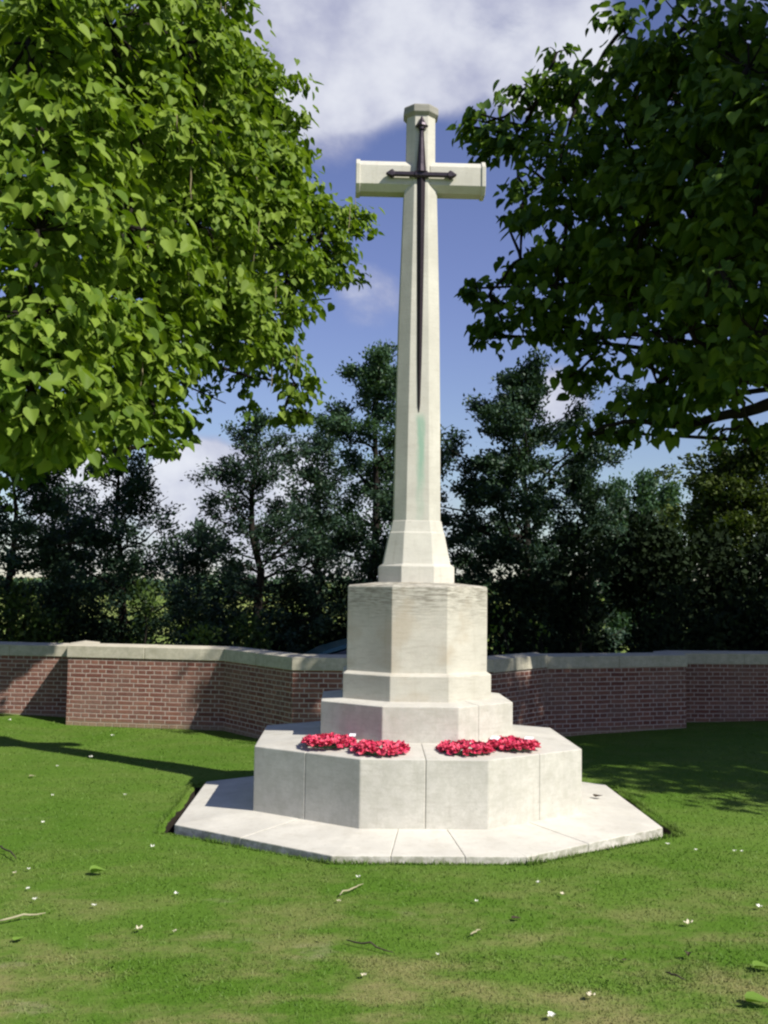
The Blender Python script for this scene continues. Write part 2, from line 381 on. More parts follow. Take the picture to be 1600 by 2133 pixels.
# ------------------------------------------------------------------ memorial cross
cross = thing('memorial_cross', 'tall pale stone memorial cross with a dark bronze sword, on octagonal steps in the lawn', 'memorial')
def ring_blocks(mb, o, i, zb, zo, zi, cuts, gap=.0018):
    """o,i: outer / inner octagons; stones between the joints at the given perimeter parameters"""
    cuts = sorted(cuts); n = len(cuts)
    def pt(lp, t, z):
        k = int(math.floor(t)) % 8; f = t-math.floor(t); p = lp[k].lerp(lp[(k+1) % 8], f); return Vector((p.x, p.y, z))
    for k in range(n):
        s0, s1 = cuts[k], cuts[(k+1) % n]
        if s1 <= s0: s1 += 8
        L0 = (o[int(s0) % 8]-o[(int(s0)+1) % 8]).length; L1 = (o[int(s1) % 8]-o[(int(s1)+1) % 8]).length
        s0 += gap/2/L0; s1 -= gap/2/L1
        ts = [s0]+[c for c in range(int(math.ceil(s0)), int(math.floor(s1))+1) if s0 < c < s1]+[s1]
        dz = random.uniform(-.0012, .0012); m = len(ts)
        vs_ = [pt(o, t, zb) for t in ts]+[pt(o, t, zo+dz) for t in ts]+[pt(i, t, zi+dz) for t in ts]+[pt(i, t, zb) for t in ts]
        fs = []
        for j in range(m-1):
            for q in range(3): fs.append((q*m+j, q*m+j+1, (q+1)*m+j+1, (q+1)*m+j))
        fs.append((0, m, 2*m, 3*m)); fs.append((m-1, 4*m-1, 3*m-1, 2*m-1))
        mb.add(vs_, fs)
z0, z0b, z1, z1b, z2, z2b, z3, z3b, z4, z4b, z5, z5b, z6, z7 = .07, .117, .561, .609, .856, .877, 1.058, 1.066, 1.693, 1.716, 1.837, 1.856, 2.087, 2.181
slabO = oct_(1.653, .588, 1.657, .822, 0); s1O = oct_(1.149, .418, 1.138, .588, 0); s2O = oct_(.696, .264, .715, .345, 0)
plO = oct_(.540, .208, .575, .32, 0); blO = oct_(.514, .198, .515, .275, 0); sbO = oct_(.284, .121, .25, .114, 0)
sh_ = lambda lp, d: [Vector((p.x*(1-d/abs(lp[2].x)), p.y*(1-d/abs(lp[0].y)), 0)) for p in lp]
def zl(lp, z): return [Vector((p.x, p.y, z)) for p in lp]
mb = MB(); ring_blocks(mb, slabO, sh_(s1O, .03), -.17, z0, z0b+.003, [.30, .68, 1.42, 2.5, 3.5, 4.5, 5.5, 6.5, 7.45])
mb.loft([zl(sh_(slabO, .012), -.17), zl(sh_(slabO, .012), z0-.022), zl(sh_(s1O, .02), z0b-.012)])
mb.build('base_slab', M_slab, cross, bevel=.006)
mb = MB(); ring_blocks(mb, s1O, sh_(s2O, .03), z0b-.03, z1, z1b+.002, [.51, 1.53, 2.5, 3.5, 4.5, 5.5, 6.5, 7.5])
mb.loft([zl(sh_(s1O, .012), z0b-.03), zl(sh_(s1O, .012), z1-.018), zl(sh_(s2O, .02), z1b-.014)])
mb.build('step', M_step, cross, bevel=.007)
mb = MB(); ring_blocks(mb, s2O, sh_(plO, .03), z1b-.02, z2, z2b+.002, [1.36, 2.5, 3.6, 5.5, 6.5], .0015)
mb.loft([zl(sh_(s2O, .01), z1b-.02), zl(sh_(s2O, .01), z2-.015), zl(sh_(plO, .02), z2b-.012)])
mb.build('step', M_step, cross, bevel=.006)
mb = MB(); mb.loft([zl(plO, z2b-.02), zl(plO, z3-.006), zl(blO, z3b+.004)]); mb.build('plinth', M_ped, cross, bevel=.005)
mb = MB(); mb.loft([zl(blO, z3b-.004), zl(blO, z4-.012), zl(sh_(blO, .010), z4), zl(sh_(sbO, .01), z4b+.002)]); mb.build('pedestal', M_ped, cross, bevel=.004)
t0O = oct_(.252, .112, .235, .135, 0); t1O = oct_(.206, .102, .198, .120, 0)
mb = MB(); mb.loft([zl(sbO, z4b-.01), zl(sbO, z5), zl(t0O, z5b), zl(t1O, z6), zl(oct_(.200, .098, .192, .116, 0), z6+.012), zl(oct_(.184, .090, .176, .108, 0), z7)])
mb.build('shaft_base', M_stone, cross, bevel=.004)
mb = MB(); mb.loft([oct_(.176, .086, .168, .105, z7-.01), oct_(.176, .086, .168, .105, z7+.03), oct_(.168, .078, .159, .096, 2.95), oct_(.155, .068, .146, .086, 3.75), oct_(.137, .058, .130, .076, 4.40), oct_(.127, .053, .121, .069, 4.74),
                     oct_(.113, .050, .112, .05, 4.98), oct_(.110, .050, .110, .05, 5.352)])
mb.build('shaft', M_shaft, cross, bevel=.003)
def arm_sec(x, k=0.0):
    zc, h, a, D, b = 4.862, .122+k, .074+k*.4, .104+k, .058+k*.4
    return [Vector((x, y, zc+z)) for y, z in ((-D,-a),(-D,a),(-b,h),(b,h),(D,a),(D,-a),(b,-h),(-b,-h))]
for s in (-1, 1):
    mb = MB(); mb.loft([arm_sec(s*.07), arm_sec(s*.474)] if s > 0 else [arm_sec(s*.474), arm_sec(s*.07)])
    a_ = mb.build('cross_arm', M_stone, cross, bevel=.003)
    mb = MB(); e = [arm_sec(s*.470, .002), arm_sec(s*.474, .011), arm_sec(s*.500, .011), arm_sec(s*.504, .007)]
    mb.loft(e if s > 0 else e[::-1]); c_ = mb.build('end_moulding', M_stone, None, bevel=.002); c_.parent = a_
mb = MB(); mb.loft([oct_(.112, .052, .112, .052, 5.338), oct_(.134, .060, .134, .06, 5.362), oct_(.134, .060, .134, .06, 5.412), oct_(.126, .056, .126, .056, 5.424)])
mb.build('top_cap', M_cap, cross, bevel=.004)

# the sword
def face_y(z):   # front plane of the shaft
    zs = [2.211, 2.95, 3.75, 4.40, 4.74, 4.98, 5.352]; ds = [.168, .159, .146, .130, .121, .112, .110]
    return -float(np.interp(z, zs, ds))
mb = MB(); lps = []
for z, hw, th in ((3.005, .003, .004), (3.06, .010, .012), (3.4, .018, .018), (3.9, .024, .022), (4.4, .029, .025), (4.86, .033, .028)):
    y = face_y(z)-.002; lps.append([Vector((-hw, y, z)), Vector((0, y-th, z)), Vector((hw, y, z)), Vector((0, y+.012, z))])
mb.loft(lps); sword = mb.build('sword', M_bronze, cross)
mb = MB(); yg = -.137
def bar(mb, x0, x1, h0, h1, zc=4.856, d0=.014, d1=.012):
    sec = lambda x, h, d: [Vector((x, yg+d*c, zc+h*s_)) for c, s_ in ((-1, -.5), (-1, .5), (-.4, 1), (.6, 1), (1, .5), (1, -.5), (.6, -1), (-.4, -1))]
    mb.loft([sec(x0, h0, d0), sec(x1, h1, d1)])
bar(mb, -.225, .225, .019, .019); bar(mb, -.05, .05, .027, .027, d0=.022, d1=.022)
for s in (-1, 1):
    for xa, xb, ha, hb in ((.205, .222, .018, .036), (.222, .236, .036, .030), (.236, .272, .030, .004)): bar(mb, *( (xa, xb, ha, hb) if s > 0 else (-xb, -xa, hb, ha)), d0=.020, d1=.018)
g_ = mb.build('crossguard', M_bronze, None, bevel=.002); g_.parent = sword
mb = MB(); mb.tube([(0, -.138, 4.87), (0, -.136, 4.93), (0, -.134, 5.05), (0, -.130, 5.15), (0, -.128, 5.235)], [.041, .035, .027, .020, .017], 10)
for zr in (4.905, 5.22): mb.tube([(0, -.134, zr-.008), (0, -.134, zr+.008)], [.038 if zr < 5 else .025]*2, 10)
g_ = mb.build('grip', M_bronze, None, smooth=False); g_.parent = sword
mb = MB(); mb.tube([(0, -.127, 5.225), (0, -.127, 5.243), (0, -.127, 5.262), (0, -.127, 5.285), (0, -.127, 5.325)], [.022, .040, .036, .022, .003], 8)
for s in (-1, 1): mb.tube([(s*.02, -.127, 5.245), (s*.046, -.127, 5.243), (s*.050, -.127, 5.243)], [.014, .009, .002], 6)
g_ = mb.build('pommel', M_bronze, None); g_.parent = sword

# ------------------------------------------------------------------ poppy wreaths
def wreath(px, py, rad_, rz, label, zt, cards, tilt=(0, 0)):
    p = onz(px, py, zt); r_ = random.Random(int(px))
    t = thing('poppy_wreath', label, 'wreath', (p.x, p.y, zt), 'poppy wreaths on the step', rz); t.rotation_euler = (tilt[0], tilt[1], rz)
    mb = MB(); n = 22
    pts = [Vector((rad_*math.cos(2*math.pi*k/n), rad_*math.sin(2*math.pi*k/n), .014)) for k in range(n+1)]
    mb.tube(pts, .016, 8, False); loc_part(mb.build('backing_ring', M_wire), t)
    mb = MB(); ctr = MB()
    for ring, (rr, zz, cnt) in enumerate(((rad_*1.16, .016, 20), (rad_, .036, 19), (rad_*.80, .026, 14), (rad_*1.10, .030, 19))):
        for k in range(cnt):
            a = 2*math.pi*(k+r_.random()*.5+.3*ring)/cnt; c = Vector((rr*math.cos(a), rr*math.sin(a), zz+r_.uniform(-.008, .008)))
            outd = (Vector((math.cos(a), math.sin(a), 0))*((rr-rad_)*16/ max(rad_, .1)*.16+r_.uniform(-.25, .25)) + Vector((r_.uniform(-.3, .3), r_.uniform(-.3, .3), .9))).normalized()
            q = outd.to_track_quat('Z', 'Y'); s_ = r_.uniform(.024, .032); off = r_.random()*6
            for lobe in range(4):
                th = off+lobe*math.pi/2; vs_ = [Vector((0, 0, -.004))]
                for j in range(6):
                    u = th+(j-2.5)*.40; l = s_*(1 if 0 < j < 5 else .72)*r_.uniform(.85, 1.1); vs_.append(Vector((l*math.cos(u), l*math.sin(u), .010+r_.uniform(-.006, .010)+.004*(lobe % 2))))
                mb.add([q @ v + c for v in vs_], [(0, j, j+1) for j in range(1, 6)])
            ctr.add([q @ Vector((.005*math.cos(b_*1.05), .005*math.sin(b_*1.05), .006))+c for b_ in range(6)]+[q @ Vector((0, 0, .011))+c], [(b_, (b_+1) % 6, 6) for b_ in range(6)])
    nf0 = len(mb.f); mb.add(ctr.v, ctr.f); po = loc_part(mb.build('poppies', M_poppy), t); po.data.materials.append(M_tyre)
    for f_ in po.data.polygons[nf0:]: f_.material_index = 1
    for (cx_, cy_, hw, hh, a, tl) in cards:
        mb = MB(); rot = Matrix.Rotation(a, 3, 'Z') @ Matrix.Rotation(tl, 3, 'X'); mb.box((cx_, cy_, .066), (hw, hh, .0012), rot); loc_part(mb.build('card', M_card), t)
    return t
ZT = .588
wreath(686, 1552, .148, .3, 'red poppy wreath farthest left on the step, lying against the upper step', ZT, [(.16, -.02, .022, .016, -.5, .5)])
wreath(792, 1566, .152, 1.2, 'red poppy wreath left of the front joint, close to the step edge', .578, [])
wreath(970, 1566, .150, .2, 'red poppy wreath right of the front joint, with its even thick ring of poppies', .578, [])
wreath(1068, 1558, .140, -.3, 'red poppy wreath farthest right on the step, with white cards on its ring', .582, [(-.118, -.03, .035, .022, -.45, .45), (.105, .05, .03, .02, -.2, .35)])

# ------------------------------------------------------------------ boundary wall
wall = thing('boundary_wall', 'low red brick boundary wall with pale stone coping, bending round behind the memorial cross', 'wall', (0, 3.3, 0))
TH = .33
tops = [.93, .93, .965, .965, .965, .965, .95, .935, .935, .93]
pts = [Vector((x, y, 0)) for x, y in WALL]
def offs(i, d):
    ns = []
    for a, b in ((i-1, i), (i, i+1)):
        if 0 <= a and b < len(pts): e = (pts[b]-pts[a]).normalized(); ns.append(Vector((-e.y, e.x, 0)))
    n = sum(ns, Vector()); n.normalize(); return pts[i] + n*d/max(.45, n.dot(ns[0]))
u0 = 0
for i in range(len(pts)-1):
    zt = (tops[i] + tops[i+1])/2 if abs(tops[i]-tops[i+1]) < .02 else max(tops[i], tops[i+1])
    ch = .158; zb_ = zt-ch
    a, b, a2, b2 = offs(i, .006), offs(i+1, .006), offs(i, TH-.006), offs(i+1, TH-.006); ln = (b-a).length
    lo, hi = -.75, zb_+.002
    v = [Vector((p.x, p.y, z)) for z in (lo, hi) for p in (a, b, b2, a2)]
    uvs = [[(u0, lo), (u0+ln, lo), (u0+ln, hi), (u0, hi)], None, [(u0+ln, lo), (u0, lo), (u0, hi), (u0+ln, hi)], None, [(0, 0), (1, 0), (1, .2), (0, .2)]]
    uvs[1] = [(0, lo), (TH, lo), (TH, hi), (0, hi)]; uvs[3] = uvs[1]
    mb = MB(); mb.add(v, [(0,1,5,4), (1,2,6,5), (2,3,7,6), (3,0,4,7), (4,5,6,7)], uvs); bp = mb.build('brick_panel', M_brick, wall)
    u0 += ln+.07
    # coping stones, one per ~0.8 m
    mb = MB(); k = max(1, round(ln/.85)); A, B, A2, B2 = offs(i, -.012), offs(i+1, -.012), offs(i, TH+.012), offs(i+1, TH+.012)
    for q in range(k):
        f0 = q/k + (.0035/ln if q else 0.0004); f1 = (q+1)/k - (.0035/ln if q < k-1 else .0004); dz = random.uniform(-.003, .003)
        c = [A.lerp(B, f0), A.lerp(B, f1), A2.lerp(B2, f1), A2.lerp(B2, f0)]; mid = [(c[0]+c[3])/2, (c[1]+c[2])/2]
        vv = [p+Vector((0, 0, zb_)) for p in c]+[p+Vector((0, 0, zt-.018+dz)) for p in c]+[p+Vector((0, 0, zt+.006+dz)) for p in mid]
        mb.add(vv, [(0,1,5,4), (1,2,6,9,5), (2,3,7,6), (3,0,4,8,7), (4,5,9,8), (8,9,6,7), (3,2,1,0)])
    mb.build('coping', M_coping, wall, bevel=.006)

# ------------------------------------------------------------------ trees
HEART = np.array([(0, 0, 0), (-0.1, 0.18, 0.06), (0, 0.37, 0.11), (0.25, 0.46, 0.11), (0.52, 0.36, 0.08), (0.78, 0.19, 0.01), (1.06, 0, -0.12), (1.06, 0, -0.12), (0.78, -0.19, 0.01), (0.52, -0.36, 0.08), (0.25, -0.46, 0.11), (0, -0.37, 0.11), (-0.1, -0.18, 0.06), (0, 0, 0)])   # two folded halves
BLADE = np.array([(0,0,0),(.45,.30,.05),(1,0,0),(1,0,0),(.45,-.30,.05),(0,0,0)])
def leaf_mesh(name, P, ax, nor, size, shape):
    ax = ax/np.linalg.norm(ax, axis=1)[:, None]; nor = nor - ax*np.sum(ax*nor, 1)[:, None]; nor /= np.linalg.norm(nor, axis=1)[:, None]+1e-9
    sd_ = np.cross(nor, ax); S = shape[None]*size[:, None, None]
    V = P[:, None] + S[..., 0:1]*ax[:, None] + S[..., 1:2]*sd_[:, None] + S[..., 2:3]*nor[:, None]
    n, k = len(P), len(shape)//2
    # weld the midrib so that every leaf is one island
    idx = list(range(k)) + [k-1] + list(range(k+1, 2*k-1)) + [0]
    keep = sorted(set(idx)); rem = {a: i for i, a in enumerate(keep)}; loc = np.array([rem[a] for a in idx]); nk = len(keep)
    me = bpy.data.meshes.new(name); me.vertices.add(n*nk); me.vertices.foreach_set('co', np.ascontiguousarray(V[:, keep], dtype=np.float32).ravel())
    li = (np.arange(n)[:, None]*nk + loc[None]).astype(np.int32).ravel()
    me.loops.add(len(li)); me.loops.foreach_set('vertex_index', li)
    me.polygons.add(2*n); me.polygons.foreach_set('loop_start', np.arange(0, len(li), k, dtype=np.int32))
    me.update(calc_edges=True); return me
def unit(v): return v/(np.linalg.norm(v, axis=-1, keepdims=True)+1e-9)

def lobe_leaves(lobes, size, dens, seed, clump=.38):
    """lobes: (centre, radius). Leaves in clumps that sit on each lobe's shell, a few inside."""
    g = np.random.default_rng(seed); P, Nn = [], []; CL = []
    for c, r, *km in lobes:
        nl = max(12, int((km[0] if km else 1.0)*dens*math.pi*r*r/(.42*size*size))); nc = max(4, int(nl/28))
        d = unit(g.normal(size=(nc, 3))); rr = r*(g.uniform(.35, 1.0, nc)**.45)
        cc = np.array(c)+d*rr[:, None]*np.array([1, 1, .9]); CL.append((c, cc))
        w_ = g.integers(0, nc, nl); sp = min(size*1.2, clump, r*.4)
        p = cc[w_]+g.normal(size=(nl, 3))*np.array([sp, sp, sp*.6])
        P.append(p); Nn.append(unit(.8*(p-np.array(c))/r + np.array([0, 0, .75]) + g.normal(size=(nl, 3))*.46))
    return np.concatenate(P), np.concatenate(Nn), CL
def droop_axes(P, Nn, g):
    out = Nn.copy(); out[:, 2] = 0; ax = unit(unit(out+g.normal(size=P.shape)*.35)*.75 + np.array([0, 0, -.65])+g.normal(size=P.shape)*.25)
    return ax
def curve(a, b, sag=0.0, n=6, jit=.06, g=random):
    a, b = Vector(a), Vector(b); ln = (b-a).length; out = []
    for i in range(n+1):
        f = i/n; p = a.lerp(b, f); p.z += sag*ln*math.sin(math.pi*f)
        if 0 < i < n: p += Vector((g.uniform(-1, 1), g.uniform(-1, 1), g.uniform(-1, 1)))*jit*ln*.5
        out.append(p)
    return out
def catalpa(label, foot, fork, lobes, size, dens, leafm, seed, limbs=(), npod=0, extra=None):
    t = thing('catalpa_tree', label, 'tree', foot, 'catalpa trees beside the cross')
    P, Nn, CL = lobe_leaves(lobes, size, dens, seed); g = np.random.default_rng(seed+1); rr = random.Random(seed)
    if extra is not None: P = np.concatenate([P, extra[0]]); Nn = np.concatenate([Nn, extra[1]])
    sz = size*np.clip(g.normal(1, .24, len(P)), .45, 1.6)
    finish(leaf_mesh('crown', P, droop_axes(P, Nn, g), Nn, sz, HEART), 'crown', leafm, t)
    mb = MB(); mb.tube(curve(foot, fork, 0, 6, .03, rr), [.30, .26, .23, .21, .20, .19, .18], 12)
    mb.build('trunk', M_bark, t, smooth=True)
    mb = MB(); F = Vector(fork)
    hubs = [F]
    for k, (c, cc) in enumerate(CL):
        c = Vector(c); s_ = min(hubs, key=lambda h: (h-c).length + .22*(h-F).length) ; s_ = s_ if (s_-c).length > .3 else F
        ln = (c-s_).length; r0 = min(.055, .018+.011*ln)
        mb.tube(curve(s_, c, .04, 5, .10, rr), list(np.linspace(r0, .014, 6)), 6)
        hubs.append(c)
        for q in cc[::2]: mb.tube(curve(c, Vector(q), .02, 3, .12, rr), [.012, .009, .006, .004], 4)
    for pts_, ra, rb in limbs: mb.tube(pts_, list(np.linspace(ra, rb, len(pts_))), 8)
    mb.build('branches', M_bark, t, smooth=True)
    return t, P, Nn
def PX(lst, seed, jitter=0.0):
    g = random.Random(seed); return [(tuple(at(x, y, D)), r*D/FPX) for x, y, r, D in lst]

LEFT = [(60,90,170,8.2),(230,60,150,9.2),(380,90,130,10.6),(460,160,100,12),(555,190,75,13.2),(585,290,75,13.8),(90,290,170,7.8),(280,270,150,9.3),(440,310,125,11.2),(560,370,100,13),(625,410,60,14.5),
        (80,480,160,7.4),(260,470,150,8.8),(410,470,120,10.6),(540,480,100,12.4),(650,500,85,14.5),(715,470,48,15.2),(690,560,60,15),(600,580,80,13.6),(330,610,105,9.3),(480,590,70,11.6),
        (60,650,140,7.2),(200,640,120,8.4),(560,660,75,13.0),(590,730,48,13.6),(510,720,55,12.4),(50,790,130,7.1),(190,770,110,8.2),(300,760,80,9.0),(330,690,70,9.4),(100,880,95,7.5),(230,870,70,8.2),(320,880,45,8.8),(20,860,80,7.2),(270,820,60,8.8),
        (615,800,38,13.8),(590,860,30,13.8),(640,860,18,13.9),(420,700,55,11.5),(330,925,26,9.0),(470,700,50,11.8),(430,640,50,11.6),(520,680,40,12.2),(400,180,120,11.5),(160,180,140,9.5),(430,30,90,11.5)]
LEFT2 = [(-120,150,170,9),(-120,450,170,8.5),(-100,720,150,8.5),(-330,300,190,10),(-330,600,170,10),(-300,830,120,10),(-250,60,180,10.5),(-560,350,200,11),(-560,650,170,11),(150,350,190,11),(350,420,170,12.5),(480,420,130,14.5),(150,600,170,10.5),(80,780,160,10),(360,560,120,12),(180,120,190,12),(420,230,150,14),(590,480,90,15.5),(480,260,100,14.5)]
LDARK = [(450,760,34,12.2),(400,720,36,11.8),(520,800,28,12.6),(370,810,34,11.6),(560,740,26,12.8),(300,930,30,11.4),(380,930,22,11.8),(150,960,40,10.5),(70,985,44,10.2),(220,950,30,11),(20,960,50,9.6),(110,940,45,9.6),(10,1020,40,10.5),(370,770,40,15.0),(440,755,42,15.6),(500,790,45,15.8),(430,830,28,15.6),(370,900,35,12.5),(400,870,25,13),(470,690,40,14),(340,820,40,12),(520,850,22,15.5),(430,680,35,13.5)]
lfork = at(-330, 930, 11.0); lfoot = Vector((lfork.x-.3, lfork.y+.2, -.05))
twl = [at(-200, 760, 11.2), at(60, 740, 12), at(250, 720, 13), at(400, 745, 14.5), at(520, 785, 15.4), at(620, 800, 15.6)]
twl2 = [at(250, 720, 13), at(380, 800, 14.6), at(470, 840, 15.4)]; twl3 = [at(380, 560, 13), at(500, 600, 14.4), at(600, 632, 15), at(690, 622, 15.4)]
ltree, LP_, LN_ = catalpa('large bright green catalpa with hanging pods, its big sunlit leaves filling the upper left', lfoot, lfork,
        PX(LEFT, 1)+[q+(.8,) for q in PX(LEFT2, 2)], .096, 3.0, M_leaf_l, 11, [(twl, .06, .012), (twl2, .02, .008), (twl3, .03, .008)])
g = np.random.default_rng(5)
dk = lobe_leaves(PX(LDARK, 3), .105, 1.25, 55)
finish(leaf_mesh('lower_crown', dk[0], droop_axes(dk[0], dk[1], g), dk[1], .105*g.uniform(.7, 1.2, len(dk[0])), HEART), 'lower_crown', M_leaf_r, ltree)  # shaded lower sprays, drawn with the darkened leaf colour
# hanging pods on the sunlit side
pm = MB(); pm.tube([(0,0,0),(.006,.002,-.12),(-.004,.004,-.25),(.004,0,-.36)], [.0035,.0055,.005,.002], 5); pod0 = None
vis = [i for i in range(len(LP_)) if LN_[i][1] < -.15]
for i in g.choice(vis, 84, replace=False):
    p = Vector(LP_[i]) + Vector(LN_[i])*.10
    if pod0 is None: pod0 = pm.build('seed_pod', M_pod); o = pod0
    else: o = pod0.copy(); COL.objects.link(o)
    o.parent = ltree; o.matrix_parent_inverse = Matrix.Translation(ltree.location).inverted(); o.location = p; o.rotation_euler = (g.normal()*.08, g.normal()*.08, g.uniform(0, 6)); s_ = g.uniform(.75, 1.2); o.scale = (1.1, 1.1, s_)

RIGHT = [(1440,50,130,11),(1560,140,150,10),(1345,130,85,12),(1300,60,45,12.4),(1205,190,60,13),(1110,225,60,13.6),(1010,255,38,14),(1160,110,26,13.6),(1065,315,58,14),(1170,310,90,13),(1310,300,110,12),(1480,330,140,10.5),(1580,430,130,9.5),
         (1095,410,48,14),(1190,450,95,13),(1340,470,120,11.5),(1500,560,130,9.5),(1085,540,48,14),(1020,610,30,14),(1160,590,90,13),(1310,620,100,12),(1050,675,42,14),(1020,705,26,14),(1140,680,60,13.5),(1440,690,110,10.2),(1570,690,110,9.5),
         (1240,745,62,13),(1370,800,75,12),(1510,780,85,10.5),(1300,865,42,12.5),(1400,885,40,11.5),(1260,900,34,12.6),(1210,915,28,13),(1570,890,34,11),(1500,900,24,11.2),(1060,470,24,14),(1180,800,30,13.2),(1590,260,110,9.6),(1400,200,100,11.5),(1035,290,30,14),(975,262,20,14),(990,235,16,14),(1000,600,26,14),(978,602,16,14),(1000,695,24,14)]
RIGHT2 = [(1450,200,150,13),(1330,420,130,14),(1480,480,150,12),(1250,560,110,14.5),(1400,640,130,13),(1560,320,160,12),(1560,600,140,11.5),(1480,760,90,12)]
def cs(c, s_, z): return (c*.656+s_*.755, c*.755-s_*.656, z)      # c across, s_ along the sun's bearing
srr = random.Random(8); SHADE = []
for c, s_, zz in ((2.95,4.6,(6.8,8.0,9.2)), (2.95,6.6,(9.0,10.3)), (2.85,6.8,(3.8,5.0,6.3,7.6)), (3.5,6.2,(4.2,5.8,7.4,9.0,10.4)), (5.0,6.4,(4.0,5.6,7.2,8.8,10.4)), (6.6,6.2,(3.6,5.2,6.8,8.4)), (8.0,6.4,(4.6,6.2,7.8)), (4.3,8.0,(5.6,7.4,9.0)), (6.0,8.0,(5.4,7.2,9.0)), (3.7,4.2,(8.2,9.6)), (5.2,4.2,(7.8,9.4)), (6.6,4.2,(5.4,7.4,9.2)), (8.2,4.4,(5.0,7.0)), (4.0,2.6,(8.6,10.0)), (5.6,2.4,(9.4,))):
    for z_ in zz: SHADE.append((cs(c+srr.uniform(-.25,.35), s_+srr.uniform(-.5,.5), z_+srr.uniform(-.4,.4)), srr.uniform(1.0,1.42)*(.8 if c < 3 else 1), .5 if c < 3 else .56))
rfork = Vector((7.4, 2.2, 2.6)); rfoot = Vector((7.5, 2.3, .04))
SHADE += [(cs(2.15, 2.5, 5.4), .55, .9), (cs(2.3, 3.1, 6.3), .6, .9), (cs(2.6, 2.2, 6.0), .6, .9)]
SHADE += [((5.0,3.0,4.6),1.0),((5.8,3.2,5.7),1.1),((4.6,2.6,5.9),.9),((6.6,2.8,4.4),1.0),((5.6,4.2,4.2),1.0),((4.4,3.2,7.2),1.0),((7.6,3.6,4.6),1.2),((6.2,1.8,3.9),.8),((4.9,4.6,6.4),1.1)]
lim = lambda L_: [at(*q) for q in L_]
def smooth(ps, k=5):
    ps = [Vector(p) for p in ps]; q = [ps[0]*2-ps[1]]+ps+[ps[-1]*2-ps[-2]]; out = []; rr = random.Random(len(ps))
    for i in range(1, len(q)-2):
        for j in range(k):
            t = j/k; a, b, c, d = q[i-1:i+3]
            p = (b*2+(c-a)*t+(a*2-b*5+c*4-d)*t*t+(b*3-a-c*3+d)*t**3)*.5
            out.append(p+Vector((rr.uniform(-1,1), rr.uniform(-1,1), rr.uniform(-1,1)))*.018)
    return out+[ps[-1]]
rl = [([Vector(rfork)]+lim([(1750,790,10.5),(1620,835,10.8),(1520,865,11.2),(1420,885,11.6),(1300,880,12.2),(1220,905,12.8)]), .09, .012),
      ([Vector(rfork)]+lim([(1700,700,10.4),(1560,790,11),(1470,770,11.4),(1380,700,12),(1260,700,12.8),(1150,690,13.4)]), .08, .012),
      ([Vector(rfork)]+lim([(1600,700,11),(1480,520,11.6),(1410,350,12),(1410,220,12.2),(1395,130,12.4)]), .10, .02),
      (lim([(1410,300,12.2),(1350,290,12.6),(1300,255,12.8),(1240,240,13)]), .03, .01), (lim([(1400,330,12.2),(1320,270,12.9),(1270,300,13.2)]), .02, .008),
      (lim([(1410,450,12),(1260,420,13),(1110,360,13.8),(1030,270,14)]), .04, .008), (lim([(1430,560,12),(1250,610,13),(1080,650,14),(1010,610,14)]), .04, .008)]
brt = np.random.default_rng(3)
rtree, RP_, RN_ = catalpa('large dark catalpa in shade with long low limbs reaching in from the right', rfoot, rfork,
        PX(RIGHT, 4)+[q+(.6,) for q in PX(RIGHT2, 5)]+SHADE, .122, 2.3, M_leaf_r, 23, [(smooth(a), b, c) for a, b, c in rl])

